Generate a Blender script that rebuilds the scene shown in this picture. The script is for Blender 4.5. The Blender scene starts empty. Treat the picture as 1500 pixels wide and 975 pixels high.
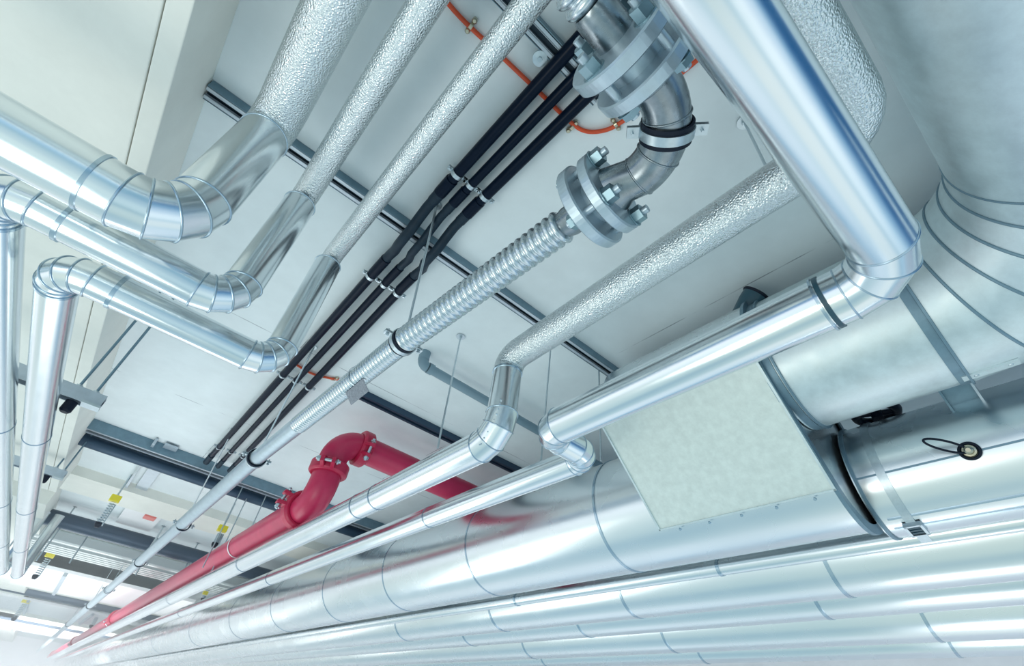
import bpy, math, random
from mathutils import Vector, Matrix
random.seed(7)
PI = math.pi
S = bpy.context.scene
COL = S.collection
H = 1.9                                   # ceiling height above the camera
F = 693.42                                # focal length in pixels of a 1500 px wide frame
M = Matrix(((0.7486234, -0.6550459, 0.1023614), (0.4935357, 0.4475029, -0.7457638), (0.4427025, 0.6088153, 0.6582997)))


def at(px, py, z=H):
    d = M.transposed() @ Vector(((px - 750) / F, (py - 487.5) / F, 1))
    return d * (z / d.z)


def V(*a):
    return Vector(a)


# ------------------------------------------------------------------ materials
def mat(name, base=(.8, .8, .8), metal=0., rough=.5, bump=0., bscale=50., rvar=0., rscale=8., cvar=0., cscale=6., col2=None, spec=.5, vor=False, coat=0., stretch=None):
    m = bpy.data.materials.new(name)
    m.use_nodes = True
    nt = m.node_tree
    b = nt.nodes['Principled BSDF']
    b.inputs['Base Color'].default_value = (*base, 1)
    b.inputs['Metallic'].default_value = metal
    b.inputs['Roughness'].default_value = rough
    b.inputs['Specular IOR Level'].default_value = spec
    b.inputs['Coat Weight'].default_value = coat
    tc = nt.nodes.new('ShaderNodeTexCoord')
    src = tc.outputs['Object']
    if stretch:
        mp = nt.nodes.new('ShaderNodeMapping'); mp.inputs['Scale'].default_value = stretch
        nt.links.new(src, mp.inputs['Vector']); src = mp.outputs['Vector']
    if bump:
        n = nt.nodes.new('ShaderNodeTexVoronoi' if vor else 'ShaderNodeTexNoise')
        n.inputs['Scale'].default_value = bscale
        if not vor: n.inputs['Detail'].default_value = .5
        bp = nt.nodes.new('ShaderNodeBump'); bp.inputs['Strength'].default_value = bump; bp.inputs['Distance'].default_value = .01
        nt.links.new(src, n.inputs['Vector'])
        nt.links.new(n.outputs['Distance' if vor else 'Fac'], bp.inputs['Height'])
        nt.links.new(bp.outputs['Normal'], b.inputs['Normal'])
    if rvar:
        n = nt.nodes.new('ShaderNodeTexNoise'); n.inputs['Scale'].default_value = rscale; n.inputs['Detail'].default_value = 4
        mr = nt.nodes.new('ShaderNodeMapRange')
        mr.inputs['From Min'].default_value = .3; mr.inputs['From Max'].default_value = .7
        mr.inputs['To Min'].default_value = max(.02, rough - rvar); mr.inputs['To Max'].default_value = rough + rvar
        nt.links.new(src, n.inputs['Vector']); nt.links.new(n.outputs['Fac'], mr.inputs['Value']); nt.links.new(mr.outputs['Result'], b.inputs['Roughness'])
    if cvar or col2:
        n = nt.nodes.new('ShaderNodeTexNoise'); n.inputs['Scale'].default_value = cscale; n.inputs['Detail'].default_value = 6; n.inputs['Roughness'].default_value = .65
        r = nt.nodes.new('ShaderNodeValToRGB')
        c2 = col2 if col2 else tuple(max(0, c * (1 - cvar)) for c in base)
        r.color_ramp.elements[0].position = .35; r.color_ramp.elements[0].color = (*c2, 1)
        r.color_ramp.elements[1].position = .65; r.color_ramp.elements[1].color = (*base, 1)
        nt.links.new(src, n.inputs['Vector']); nt.links.new(n.outputs['Fac'], r.inputs['Fac']); nt.links.new(r.outputs['Color'], b.inputs['Base Color'])
    return m


ALU = mat('smooth aluminium cladding', (.79, .84, .86), 1, .21, bump=.012, bscale=3, rvar=.03, rscale=6)
ALU2 = mat('brushed aluminium cladding', (.77, .82, .84), 1, .27, rvar=.04, rscale=3)
GALV = mat('spangled galvanised sheet', (.70, .79, .81), .9, .44, bump=.02, bscale=9, rvar=.06, rscale=14, cvar=.14, cscale=14)
GALVB = mat('mottled galvanised panel', (.76, .83, .79), .45, .5, bump=.02, bscale=20, rvar=.08, rscale=30, cvar=.12, cscale=26)
FOIL = mat('embossed foil jacket', (.74, .79, .80), 1, .27, bump=.55, bscale=185, rvar=.03)
STEEL = mat('zinc flange steel', (.50, .60, .66), .75, .36, bump=.03, bscale=60, rvar=.06, rscale=30, cvar=.1, cscale=25)
STAIN = mat('heat-tinted stainless steel', (.36, .41, .44), 1, .28, bump=.03, bscale=30, rvar=.08, rscale=20, cvar=.35, cscale=14)
HOSE = mat('corrugated stainless steel', (.62, .68, .71), 1, .24)
NUT = mat('dark zinc nut', (.26, .38, .43), .85, .34)
ZINC = mat('bright zinc', (.58, .66, .70), .9, .32, cvar=.1, cscale=60)
SEAM = mat('rolled seam metal', (.44, .55, .63), 1, .22)
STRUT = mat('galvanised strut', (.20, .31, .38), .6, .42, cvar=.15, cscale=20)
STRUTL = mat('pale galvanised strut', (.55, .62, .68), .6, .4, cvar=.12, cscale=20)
SLOT = mat('unlit slot steel', (.02, .04, .06), .4, .5)  # near-black colour stands in for the shade inside the channels
BLK = mat('glossy black pipe insulation', (.002, .008, .022), 0, .30, spec=.12)
SLEEVE = mat('grey rubber sleeve', (.012, .03, .05), 0, .5, spec=.25, cvar=.2, cscale=50)
RUB = mat('black rubber', (.004, .009, .022), 0, .5, spec=.25)
ORANGE = mat('orange cable jacket', (.70, .085, .025), 0, .45)
RED = mat('red enamel pipe', (.60, .026, .10), 0, .34, bump=.01, bscale=60, cvar=.12, cscale=10)
REDD = mat('red coupling enamel', (.56, .018, .075), 0, .34, bump=.05, bscale=90, cvar=.1, cscale=30)
GREYP = mat('grey plastic pipe', (.20, .30, .36), 0, .42)
YEL = mat('yellow plastic', (.85, .72, .03), 0, .45)
WHITE = mat('white sheet', (.85, .86, .87), 0, .5)
DARKP = mat('dark teal plastic', (.02, .07, .10), 0, .4)
PAINTP = mat('dark grey duct', (.03, .065, .11), .3, .4)
RIDGE = mat('pale ridged duct', (.66, .70, .69), .5, .45)
PINK = mat('salmon plastic', (.80, .20, .17), 0, .5)
BRASS = mat('brass', (.55, .50, .38), 1, .3)
PAPER = mat('paper tag', (.30, .33, .38), 0, .6, cvar=.4, cscale=120)


def concrete(name, base, joints=None, off=(0, 0, 0)):
    m = mat(name, base, 0, .8, bump=.12, bscale=18, cvar=.09, cscale=2.2)
    nt = m.node_tree; b = nt.nodes['Principled BSDF']
    if joints:
        tc = nt.nodes.new('ShaderNodeTexCoord'); mp = nt.nodes.new('ShaderNodeMapping'); mp.inputs['Location'].default_value = off
        br = nt.nodes.new('ShaderNodeTexBrick')
        br.inputs['Scale'].default_value = 1; br.inputs['Brick Width'].default_value = joints[0]; br.inputs['Row Height'].default_value = joints[1]
        br.inputs['Mortar Size'].default_value = joints[2]; br.inputs['Mortar Smooth'].default_value = .3
        br.inputs['Color1'].default_value = (0, 0, 0, 1); br.inputs['Color2'].default_value = (0, 0, 0, 1); br.inputs['Mortar'].default_value = (1, 1, 1, 1)
        n = nt.nodes.new('ShaderNodeTexNoise'); n.inputs['Scale'].default_value = 5
        mr = nt.nodes.new('ShaderNodeMapRange'); mr.inputs['From Min'].default_value = .42; mr.inputs['From Max'].default_value = .58
        mu = nt.nodes.new('ShaderNodeMath'); mu.operation = 'MULTIPLY'
        mix = nt.nodes.new('ShaderNodeMix'); mix.data_type = 'RGBA'
        old = b.inputs['Base Color'].links[0].from_socket
        nt.links.new(tc.outputs['Object'], mp.inputs['Vector']); nt.links.new(mp.outputs['Vector'], br.inputs['Vector'])
        nt.links.new(tc.outputs['Object'], n.inputs['Vector']); nt.links.new(n.outputs['Fac'], mr.inputs['Value'])
        nt.links.new(mr.outputs['Result'], mu.inputs[0]); nt.links.new(br.outputs['Color'], mu.inputs[1])
        nt.links.new(mu.outputs[0], mix.inputs['Factor']); nt.links.new(old, mix.inputs['A'])
        mix.inputs['B'].default_value = (base[0] * .4, base[1] * .42, base[2] * .45, 1)
        nt.links.new(mix.outputs['Result'], b.inputs['Base Color'])
    return m


CEIL = concrete('white painted concrete ceiling', (.80, .87, .89), (2.9, 1.45, .0035), (.35, .1, 0))
BEAMM = concrete('cream painted concrete beam', (.84, .85, .79))
WALLM = concrete('white painted wall', (.92, .90, .93))


# ------------------------------------------------------------------ mesh builder
class MB:
    def __init__(s):
        s.v = []; s.f = []; s.sm = []

    def ring(s, c, n, r, k, up=None):
        n = n.normalized()
        up = up or (V(0, 0, 1) if abs(n.z) < .9 else V(0, 1, 0))
        a = (up - n * up.dot(n)).normalized(); b = n.cross(a)
        i0 = len(s.v)
        for j in range(k):
            t = 2 * PI * j / k
            s.v.append(c + a * (math.cos(t) * r) + b * (math.sin(t) * r))
        return i0

    def bridge(s, i, j, k, smooth=True):
        for q in range(k):
            q2 = (q + 1) % k
            s.f.append((i + q, i + q2, j + q2, j + q)); s.sm.append(smooth)

    def cap(s, i, k, flip=False):
        i2 = len(s.v); s.v += [v.copy() for v in s.v[i:i + k]]     # own vertices: the side keeps its smooth normals
        f = list(range(i2, i2 + k))
        s.f.append(tuple(f if not flip else f[::-1])); s.sm.append(False)

    def tube(s, a, b, r, r2=None, k=32, caps=True):
        n = b - a; r2 = r if r2 is None else r2
        i = s.ring(a, n, r, k); j = s.ring(b, n, r2, k); s.bridge(i, j, k)
        if caps: s.cap(i, k, True); s.cap(j, k)
        return s

    def sweep(s, pts, norms, radii, k=32, caps=True, up=None, gored=False):
        """tube through pts with given ring normals (parallel transported frame)"""
        n = norms[0].normalized()
        a = (V(0, 0, 1) if abs(n.z) < .9 else V(0, 1, 0)) if up is None else up
        prev = None; first = None
        for q, (p, nn, r) in enumerate(zip(pts, norms, radii)):
            nn = nn.normalized()
            a = (a - nn * a.dot(nn)).normalized()
            i = s.ring(p, nn, r, k, a)
            if q == 0: first = i
            if prev is not None: s.bridge(prev, i, k)
            prev = i
            if gored and 0 < q < len(pts) - 1: prev = s.ring(p, nn, r, k, a)
        if caps: s.cap(first, k, True); s.cap(prev, k)
        return s

    def torus(s, c, n, R, r, k=48, q=8, up=None):
        n = n.normalized(); up = up or (V(0, 0, 1) if abs(n.z) < .9 else V(0, 1, 0))
        a = (up - n * up.dot(n)).normalized(); b = n.cross(a); i0 = len(s.v)
        for j in range(k):
            t = 2 * PI * j / k; d = a * math.cos(t) + b * math.sin(t)
            for l in range(q):
                u = 2 * PI * l / q
                s.v.append(c + d * (R + r * math.cos(u)) + n * (r * math.sin(u)))
        for j in range(k):
            for l in range(q):
                s.f.append((i0 + j * q + l, i0 + ((j + 1) % k) * q + l, i0 + ((j + 1) % k) * q + (l + 1) % q, i0 + j * q + (l + 1) % q)); s.sm.append(True)
        return s

    def band(s, c, n, R, w, t, k=48):
        """flat hoop of width w and thickness t"""
        n = n.normalized(); prof = [(R, -w / 2), (R + t, -w / 2), (R + t, w / 2), (R, w / 2)]
        for q in range(4):
            (ra, za), (rb_, zb) = prof[q], prof[(q + 1) % 4]
            s.bridge(s.ring(c + n * za, n, ra, k), s.ring(c + n * zb, n, rb_, k), k)
        return s

    def lathe(s, c, n, prof, k=40, smooth=False):
        """closed profile [(axial, radius)] revolved; end rings capped"""
        n = n.normalized()
        rs = [s.ring(c + n * z, n, r, k) for z, r in prof]
        for q in range(len(rs) - 1): s.bridge(rs[q], rs[q + 1], k, smooth)
        s.cap(rs[0], k, True); s.cap(rs[-1], k)
        return s

    def box(s, c, ax, ay, az):
        """box by centre and three half-axis vectors"""
        i = len(s.v)
        for x in (-1, 1):
            for y in (-1, 1):
                for z in (-1, 1): s.v.append(c + ax * x + ay * y + az * z)
        for f in ((0, 1, 3, 2), (4, 6, 7, 5), (0, 4, 5, 1), (2, 3, 7, 6), (0, 2, 6, 4), (1, 5, 7, 3)):
            s.f.append(tuple(i + q for q in f)); s.sm.append(False)
        return s

    def prism(s, pts, ext):
        """polygon extruded by ext"""
        i = len(s.v); n = len(pts)
        s.v += [Vector(p) for p in pts] + [Vector(p) + ext for p in pts]
        s.f.append(tuple(range(i, i + n))[::-1]); s.sm.append(False)
        s.f.append(tuple(range(i + n, i + 2 * n))); s.sm.append(False)
        for q in range(n):
            r = (q + 1) % n
            s.f.append((i + q, i + r, i + n + r, i + n + q)); s.sm.append(False)
        return s

    def build(s, name, m, parent=None, bevel=0):
        root = parent
        while root is not None and root.parent is not None: root = root.parent
        if root is not None: o0 = Vector(root.location)
        else:
            lo = Vector([min(v[q] for v in s.v) for q in range(3)]); hi = Vector([max(v[q] for v in s.v) for q in range(3)])
            o0 = (lo + hi) / 2
        me = bpy.data.meshes.new(name)
        me.from_pydata([tuple(v - o0) for v in s.v], [], s.f)
        me.polygons.foreach_set('use_smooth', s.sm)
        import bmesh
        bm = bmesh.new(); bm.from_mesh(me); bmesh.ops.recalc_face_normals(bm, faces=bm.faces); bm.to_mesh(me); bm.free()
        me.materials.append(m); me.update()
        o = bpy.data.objects.new(name, me); COL.objects.link(o)
        if parent is not None: o.parent = parent
        else: o.location = o0
        if bevel:
            bv = o.modifiers.new('bevel', 'BEVEL'); bv.width = bevel; bv.segments = 2; bv.limit_method = 'ANGLE'
        return o


def tag(o, label, cat, group=None):
    o['label'] = label; o['category'] = cat
    if group: o['group'] = group
    return o


def thing(name, loc, label, cat, group=None):
    o = bpy.data.objects.new(name, None); o.empty_display_size = .05
    COL.objects.link(o); o.location = loc
    return tag(o, label, cat, group)


def struct(o):
    o['kind'] = 'structure'; return o


def copy_tree(o, parent=None):
    c = o.copy(); COL.objects.link(c); c.parent = parent
    for ch in o.children: copy_tree(ch, c)
    return c


# ------------------------------------------------------------------ pipes
def pipeline(root, pts, r, R, m, n=4, seams=True, seam_r=.0035, straight='straight_section', elbow='elbow', k=40, mats=None, radii=None, seam_m=None, extra=()):
    """run through corner points; every elbow is a lobster-back bend of n gores with rolled seams.
    mats / radii: per straight.  Returns list of straights"""
    N = len(pts); starts = []; ends = []
    cuts = [pts[0]]
    res = []
    cur = pts[0]
    for i in range(1, N):
        a = (pts[i] - pts[i - 1]).normalized()
        rr = radii[i - 1] if radii else r
        mm = mats[i - 1] if mats else m
        if i < N - 1:
            b = (pts[i + 1] - pts[i]).normalized()
            th = a.angle(b); t = R * math.tan(th / 2)
            e = pts[i] - a * t
            if (e - cur).dot(a) > 1e-4: res.append(MB().tube(cur, e, rr, k=k).build(straight, mm, root))
            c = e + (b - a * a.dot(b)).normalized() * R
            ax = a.cross(b).normalized()
            P = []; NN = []
            for q in range(n + 1):
                rot = Matrix.Rotation(th * q / n, 3, ax)
                P.append(c + rot @ (e - c)); NN.append(rot @ a)
            re = radii[i] if radii else r
            re = min(re, rr)
            el = MB().sweep(P, NN, [re * 1.004] * (n + 1), k=k, gored=True).build(elbow, (mats[min(i, len(mats) - 1)] if mats else m) if not mats or mats[i] is not FOIL else mats[i - 1], root)
            if seams:
                for q in range(0, n + 1):
                    MB().torus(P[q], NN[q], re * 1.004, seam_r, k=k).build('seam_ring', seam_m or SEAM, el)
            cur = P[-1]
        else:
            res.append(MB().tube(cur, pts[i], rr, k=k).build(straight, mm, root))
    return res


def seam(root, c, n, r, w=.012, t=.003, m=None, name='seam_band'):
    return MB().band(c, n, r, w, t).build(name, m or SEAM, root)


def hexbolt(mb, c, n, s, h, nut=True):
    mb.lathe(c, n, [(0, s), (h, s), (h * 1.01, s * .9)], k=6)
    return mb


# ================================================================== SETTING
o = MB().box(V(2.2, 21.9, H + .1), V(5.2, 0, 0), V(0, 23.1, 0), V(0, 0, .1)).build('ceiling', CEIL); struct(o)
# downstand beam on the left, with one shallow step
b = MB()
b.prism([V(-.565, -3, H), V(-.565, -3, 1.553), V(-.634, -3, 1.553), V(-.634, -3, H)], V(0, 10.0, 0))
b.prism([V(-.6385, -3, H), V(-.6385, -3, 1.553), V(-3.0, -3, 1.553), V(-3.0, -3, H)], V(0, 10.0, 0))
struct(b.build('trim_1', BEAMM, bevel=.004))
b = MB().prism([V(-.545, -3, 1.60), V(-.545, -3, 1.548), V(-.62, -3, 1.542), V(-.62, -3, 1.60)], V(0, 4.0, 0))
struct(b.build('trim_2', BEAMM, bevel=.004))
b = MB()
b.prism([V(-.64, 7.9, H), V(-.64, 7.9, 1.60), V(-3, 7.9, 1.60), V(-3, 7.9, H)], V(0, 34, 0))
struct(b.build('trim_3', BEAMM, bevel=.004))
for i, (y, d, w) in enumerate(((7.5, .10, .75), (11.2, .14, .9), (16.5, .2, 1.2), (24, .3, 1.6))):
    struct(MB().box(V(2.2, y, H - d / 2), V(5.1, 0, 0), V(0, w / 2, 0), V(0, 0, d / 2)).build('trim_%d' % (4 + i), BEAMM))
struct(MB().box(V(6.1, 21, .2), V(.1, 0, 0), V(0, 24, 0), V(0, 0, 1.7)).build('wall_right', WALLM))

X, Y, Z = V(1, 0, 0), V(0, 1, 0), V(0, 0, 1)
struct(MB().box(V(1.5, 40.2, .2), V(6, 0, 0), V(0, .1, 0), V(0, 0, 1.7)).build('wall_far', WALLM))
# ================================================================== THREE SILVER PIPES WITH DROPS (upper left)
Y1, Y2, Y3, ZL = 1.28, 1.495, 1.725, .985
specs = [
    dict(x=-.258, y=Y1, z=1.62, r=.082, ri=.082, xl=-2.4, lab='thickest silver pipe at upper left, bending from a ceiling drop towards the left edge'),
    dict(x=-.052, y=Y2, z=1.62, r=.060, ri=.050, xl=-.666, lab='middle of the three silver pipes at upper left with a segmented elbow'),
    dict(x=.173, y=Y3, z=1.62, r=.0565, ri=.043, xl=-.504, lab='lowest of the three silver pipes, its double bend above the cream beam'),
]
for i, s in enumerate(specs):
    root = thing('silver_pipe', (s['x'], s['y'], s['z']), s['lab'], 'pipe', 'silver pipes dropping from the ceiling at upper left')
    y = s['y']; r = s['r']
    # insulated overhead run with embossed foil, rounded into the drop
    P = []; NN = []; rad = []
    P.append(V(s['x'], -.09, H)); NN.append(-Z); rad.append(s['ri'])
    for q in range(7):
        t = PI / 2 * q / 6
        P.append(V(s['x'], -.09 + .1 - .1 * math.cos(t), s['z'] + .1 - .1 * math.sin(t))); NN.append(V(0, math.sin(t), -math.cos(t))); rad.append(s['ri'])
    Rb = s['ri'] * 1.1
    for q in range(7):
        t = PI / 2 * q / 6
        P.append(V(s['x'], y - Rb + Rb * math.sin(t), s['z'] - Rb + Rb * math.cos(t))); NN.append(V(0, math.cos(t), -math.sin(t))); rad.append(s['ri'])
    zt = s['z'] - Rb - .004
    P.append(V(s['x'], y, zt)); NN.append(V(0, 0, -1)); rad.append(s['ri'] * .98)
    MB().sweep(P, NN, rad, k=48).build('insulation_jacket', FOIL, root)
    MB().torus(V(s['x'], y, zt - .002), Z, r, .003).build('end_collar', SEAM, root)
    pts = [V(s['x'], y, zt), V(s['x'], y, ZL), V(s['xl'], y, ZL)]
    if i: pts.append(V(s['xl'], 8.75, ZL)); pts.append(V(s['xl'], 8.75, 1.7))
    pipeline(root, pts, r, r * 1.6, ALU, n=4, k=48, seam_r=.0036)
    if i == 0:
        seam(root, V(s['x'] - .2, y, ZL), V(1, 0, 0), r, .010, .003)
    else:
        seam(root, V(s['xl'] + r * 1.75 + .06, y, ZL), V(1, 0, 0), r, .012, .004)
        for yy in (3.4, 5.1, 6.8): seam(root, V(s['xl'], yy, ZL), V(0, 1, 0), r, .008, .002)
        seam(root, V(s['xl'], y + r * 2.05, ZL), V(0, 1, 0), r, .012, .003)

# ================================================================== CORRUGATED STEEL PIPE WITH FLANGES
ZC = 1.2
XC = .535
root = thing('flanged_steel_pipe', (XC, .3, ZC), 'corrugated stainless steel pipe with bolted flanges and a welded elbow running into the distance', 'pipe')


def corrugated(a, b, r, pitch, amp, name='corrugated_hose'):
    n = (b - a).normalized(); L = (b - a).length; cnt = int(L / pitch); P = []; NN = []; rad = []
    for q in range(cnt):
        for u in range(8):
            t = u / 8
            P.append(a + n * ((q + t) * L / cnt)); NN.append(n)
            rad.append(r + amp * (2 * abs(math.sin(PI * t)) ** .8 - 1))
    P.append(b); NN.append(n); rad.append(r - amp)
    return MB().sweep(P, NN, rad, k=40).build(name, HOSE, root)


p0 = at(855, 311, ZC); p1 = at(590, 500, ZC); p2 = at(372, 671, ZC)
p0 = V(.592, p0.y, ZC); pm = V(.541, 1.47, ZC); p2 = V(.50, 3.2, ZC)
corrugated(V(.590, .62, ZC), pm, .046, .0285, .008)
pf = pm + (p2 - pm) * .62
corrugated(pm, pf, .044, .0225, .0055)
MB().tube(pf, p2, .046).build('smooth_tail_pipe', STEEL, root)
pe = V(.50, 30, ZC)
MB().tube(p2, V(.515, 10, ZC), .050).build('smooth_tail_pipe', STEEL, root)
MB().tube(V(.515, 10, ZC), V(.53, 34, ZC), .055).build('smooth_tail_pipe', STEEL, root)


def flange(c, n, R, t, rin, nb, phase, face):
    """disc with rounded rim, bolt circle; face=+1: nuts on +n side"""
    f = MB().lathe(c, n, [(-t / 2, rin), (-t / 2, R * .96), (-t / 2 + .004, R), (t / 2 - .004, R), (t / 2, R * .96), (t / 2 + .003 * 0, rin)], k=64).build('flange', STEEL, root)
    return f


def boltset(c1, c2, n, Rb, nb, phase, t):
    """bolts through both flanges, heads at both ends"""
    n = n.normalized(); up = V(0, 0, 1); a = up; bb = n.cross(a)
    for q in range(nb):
        an = phase + 2 * PI * q / nb
        off = (a * math.cos(an) + bb * math.sin(an)) * Rb
        m = MB(); m.tube(c1 + off - n * (t / 2 + .03), c2 + off + n * (t / 2 + .045), .0115, k=12)
        bo = m.build('bolt', STEEL, root)
        h = MB(); hexbolt(h, c1 + off - n * (t / 2 + .020), n, .024, .022); h.lathe(c1 + off - n * (t / 2 + .003), n, [(0, .029), (.003, .029)], k=20); h.build('bolt_head', NUT, bo)
        h = MB(); hexbolt(h, c2 + off + n * (t / 2 + .003), n, .024, .026); h.lathe(c2 + off + n * (t / 2), n, [(0, .029), (.003, .029)], k=20); h.build('nut', NUT, bo)


ny = V(.035, -1, 0).normalized()      # direction of the run towards the viewer
cA = V(.598, .522, ZC); cB = cA + ny * .066
flange(cA, ny, .130, .036, .03, 4, 0, 1); flange(cB, ny, .124, .034, .03, 4, 0, 1)
boltset(cA, cB, ny, .097, 4, PI / 4 + .35, .035)
MB().tube(cA + ny * .012, cB - ny * .012, .066, k=40).build('raised_face', STEEL, root)
MB().sweep([V(.590, .625, ZC), V(.592, .60, ZC), cA], [ny] * 3, [.039, .046, .047]).build('hose_end', STAIN, root)
# welded elbow: run turns from -y to -x
eS = cB + ny * .016
E0 = V(.618, .366, ZC)
Re = .172
cc = E0 + V(-1, 0, 0) * Re
P = [eS, eS + ny * .03, E0]; NN = [ny, ny, V(0, -1, 0)]; rad = [.068, .058, .056]
MB().sweep(P[:], NN, rad, k=40).build('weld_neck', STAIN, root)
MB().torus(E0, V(0, 1, 0), .056, .0035).build('weld_bead', STAIN, root)
P = []; NN = []
n = 18
for q in range(n + 1):
    t = PI / 2 * q / n
    P.append(cc + V(math.cos(t), -math.sin(t), 0) * Re); NN.append(V(-math.sin(t), -math.cos(t), 0))
el = MB().sweep(P, NN, [.0575] * (n + 1), k=40).build('elbow', STAIN, root)
for q in (5, 12): MB().torus(P[q], NN[q], .0575, .003).build('weld_bead', STAIN, el)
MB().torus(P[-1], NN[-1], .0570, .004).build('weld_bead', STAIN, root)
nx = V(-1, 0, 0)
E1 = P[-1]
cC = E1 + nx * .040; cD = cC + nx * .078
MB().sweep([E1, E1 + nx * .012, cC], [nx] * 3, [.057, .060, .068], k=40).build('weld_neck', STAIN, root)
flange(cC, nx, .124, .034, .03, 4, 0, 1); flange(cD, nx, .132, .036, .03, 4, 0, 1)
MB().tube(cC + nx * .012, cD - nx * .012, .068, k=40).build('raised_face', STEEL, root)
boltset(cC, cD, nx, .098, 4, PI / 4 + .1, .035)
hs = cD + nx * .018
MB().sweep([hs, hs + nx * .075, hs + nx * .085], [nx] * 3, [.050, .048, .044], k=40).build('hose_end', STAIN, root)
a = hs + nx * .085
nn = nx; P = []; NN = []; rad = []
for q in range(12):
    for u in range(8):
        t = u / 8; P.append(a + nx * ((q + t) * .030)); NN.append(nx); rad.append(.044 + .0065 * (2 * abs(math.sin(PI * t)) ** .8 - 1))
MB().sweep(P, NN, rad, k=40).build('corrugated_hose', HOSE, root)

# rubber-lined clamps on the steel pipe, each with its hanger rod


def hanger(c, n, r, label, rod_top=None, w=.03, k=44, group='rubber-lined pipe clamps on the steel pipe', ear=V(1, 0, 0), rod=True):
    t = thing('pipe_clamp', c, label, 'pipe clamp', group)
    MB().band(c, n, r, w * 1.5, .007, k).build('rubber_liner', RUB, t)
    MB().band(c, n, r + .007, w * .72, .004, k).build('clamp_band', ZINC, t)
    n = n.normalized()
    for s in (-1, 1):
        e = ear * s
        m = MB().box(c + e * (r + .024), e * .016, n * (w * .42), V(0, 0, 1).cross(n).cross(n).normalized() * .0025 if abs(n.z) < .9 else V(0, 1, 0) * .0025)
        m.box(c + e * (r + .024) + ear.cross(n).normalized() * .008, e * .016, n * (w * .42), ear.cross(n).normalized() * .002)
        ea = m.build('clamp_ear', ZINC, t)
        b2 = MB(); ax = ear.cross(n).normalized()
        b2.lathe(c + e * (r + .026) - ax * .014, ax, [(0, .008), (.008, .008)], k=6); b2.tube(c + e * (r + .026) - ax * .016, c + e * (r + .026) + ax * .022, .004, k=10)
        b2.build('bolt', ZINC, ea)
    if rod_top is not None:
        MB().tube(c + V(0, 0, r + .008), rod_top, .0055, k=12).build('hanger_rod', ZINC, t)
        MB().lathe(c + V(0, 0, r + .008), V(0, 0, 1), [(0, .012), (.02, .012)], k=6).build('rod_nut', ZINC, t)
        MB().lathe(rod_top - V(0, 0, .006), V(0, 0, 1), [(0, .024), (.006, .024)], k=20).build('ceiling_plate', ZINC, t)
    return t


mid = P = None
tq = .52 * PI / 2
hc = cc + V(math.cos(tq), -math.sin(tq), 0) * Re; hn = V(-math.sin(tq), -math.cos(tq), 0)
hanger(hc, hn, .058, 'wide zinc clamp with black rubber around the welded elbow', None, w=.034, ear=V(math.cos(tq), -math.sin(tq), 0))
for (px, py, lab, tp) in ((590, 500, 'black rubber-lined clamp around the corrugated pipe just above the grey elbow', (640, 300)),
                          (373, 670, 'rubber-lined clamp on the smooth steel pipe, left of the red coupling', (460, 508)),
                          (267, 767, 'rubber-lined clamp on the steel pipe beside a yellow spring hanger', (342, 628)),
                          (207, 823, 'rubber-lined clamp on the steel pipe in front of the ridged duct', (240, 770)),
                          (160, 863, 'rubber-lined clamp farther down the steel pipe, before the white panels', None),
                          (137, 887, 'small distant clamp on the steel pipe beside the far red coupling', None),
                          (97, 913, 'smallest, most distant clamp on the steel pipe', None)):
    q = at(px, py, ZC)
    x = .541 if py == 500 else (.5 if py == 670 else .515); yy = q.y
    rr = .048 if py == 500 else .050 if py < 880 else .056
    c = V(x, yy, ZC)
    top = at(*tp) if tp else V(x, yy, H)
    hanger(c, V(0, 1, 0), rr, lab, top, w=.03)

# ================================================================== NEAR SILVER PIPE WITH OFFSET
ZB = 1.0
root = thing('silver_pipe', (1.18, .01, ZB), 'large near silver pipe crossing from the top edge, bending at the galvanised ducts, then offset', 'pipe')
yS = 1.285
pts = [V(-1.6, .005, ZB), V(1.175, .012, ZB), V(1.175, yS, ZB), V(1.425, yS + .02, ZB), V(1.445, 34, ZB)]
pipeline(root, pts[:3], .0735, .125, ALU, n=3, k=56, seam_r=.0025) if False else None


def run(a, b, r, m=ALU, name='straight_section', k=56, r2=None):
    return MB().tube(a, b, r, r2, k=k).build(name, m, root)


def bend(c0, a, b, R, r, n, m=ALU, k=56, sr=.0026, r2=None, mat_seam=None):
    """lobster-back bend about corner c0 from direction a to b; returns start and end points"""
    a = a.normalized(); b = b.normalized(); th = a.angle(b); t = R * math.tan(th / 2)
    e = c0 - a * t; c = e + (b - a * a.dot(b)).normalized() * R; ax = a.cross(b).normalized(); P = []; NN = []; rad = []
    r2 = r if r2 is None else r2
    for q in range(n + 1):
        rot = Matrix.Rotation(th * q / n, 3, ax); P.append(c + rot @ (e - c)); NN.append(rot @ a); rad.append((r + (r2 - r) * q / n) * 1.004)
    el = MB().sweep(P, NN, rad, k=k, gored=True).build('elbow', m, root)
    for q in range(n + 1): MB().torus(P[q], NN[q], rad[q], sr, k=k).build('seam_ring', mat_seam or SEAM, el)
    return P[0], P[-1]


X, Y, Z = V(1, 0, 0), V(0, 1, 0), V(0, 0, 1)
rb = .0735
s1, e1 = bend(V(1.175, .012, ZB), X, Y, .125, rb, 3)
run(V(-1.6, .005, ZB), s1, rb)
s2, e2 = bend(V(1.175, yS, ZB), Y, X, .085, rb, 3, r2=.064)
run(e1, s2, rb)
seam(root, e1 + Y * .045, Y, rb, .012, .004, DARKP)
seam(root, e1 + Y * .058, Y, rb, .006, .006)
s3, e3 = bend(V(1.44, yS, ZB), X, Y, .085, .0615, 4)
run(e2, s3, .0615)
run(e3, V(1.45, 36, ZB), .0595)
for yy in (2.55, 5.3, 9): seam(root, V(1.44, yy, ZB), Y, .0595, .008, .002)

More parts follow.
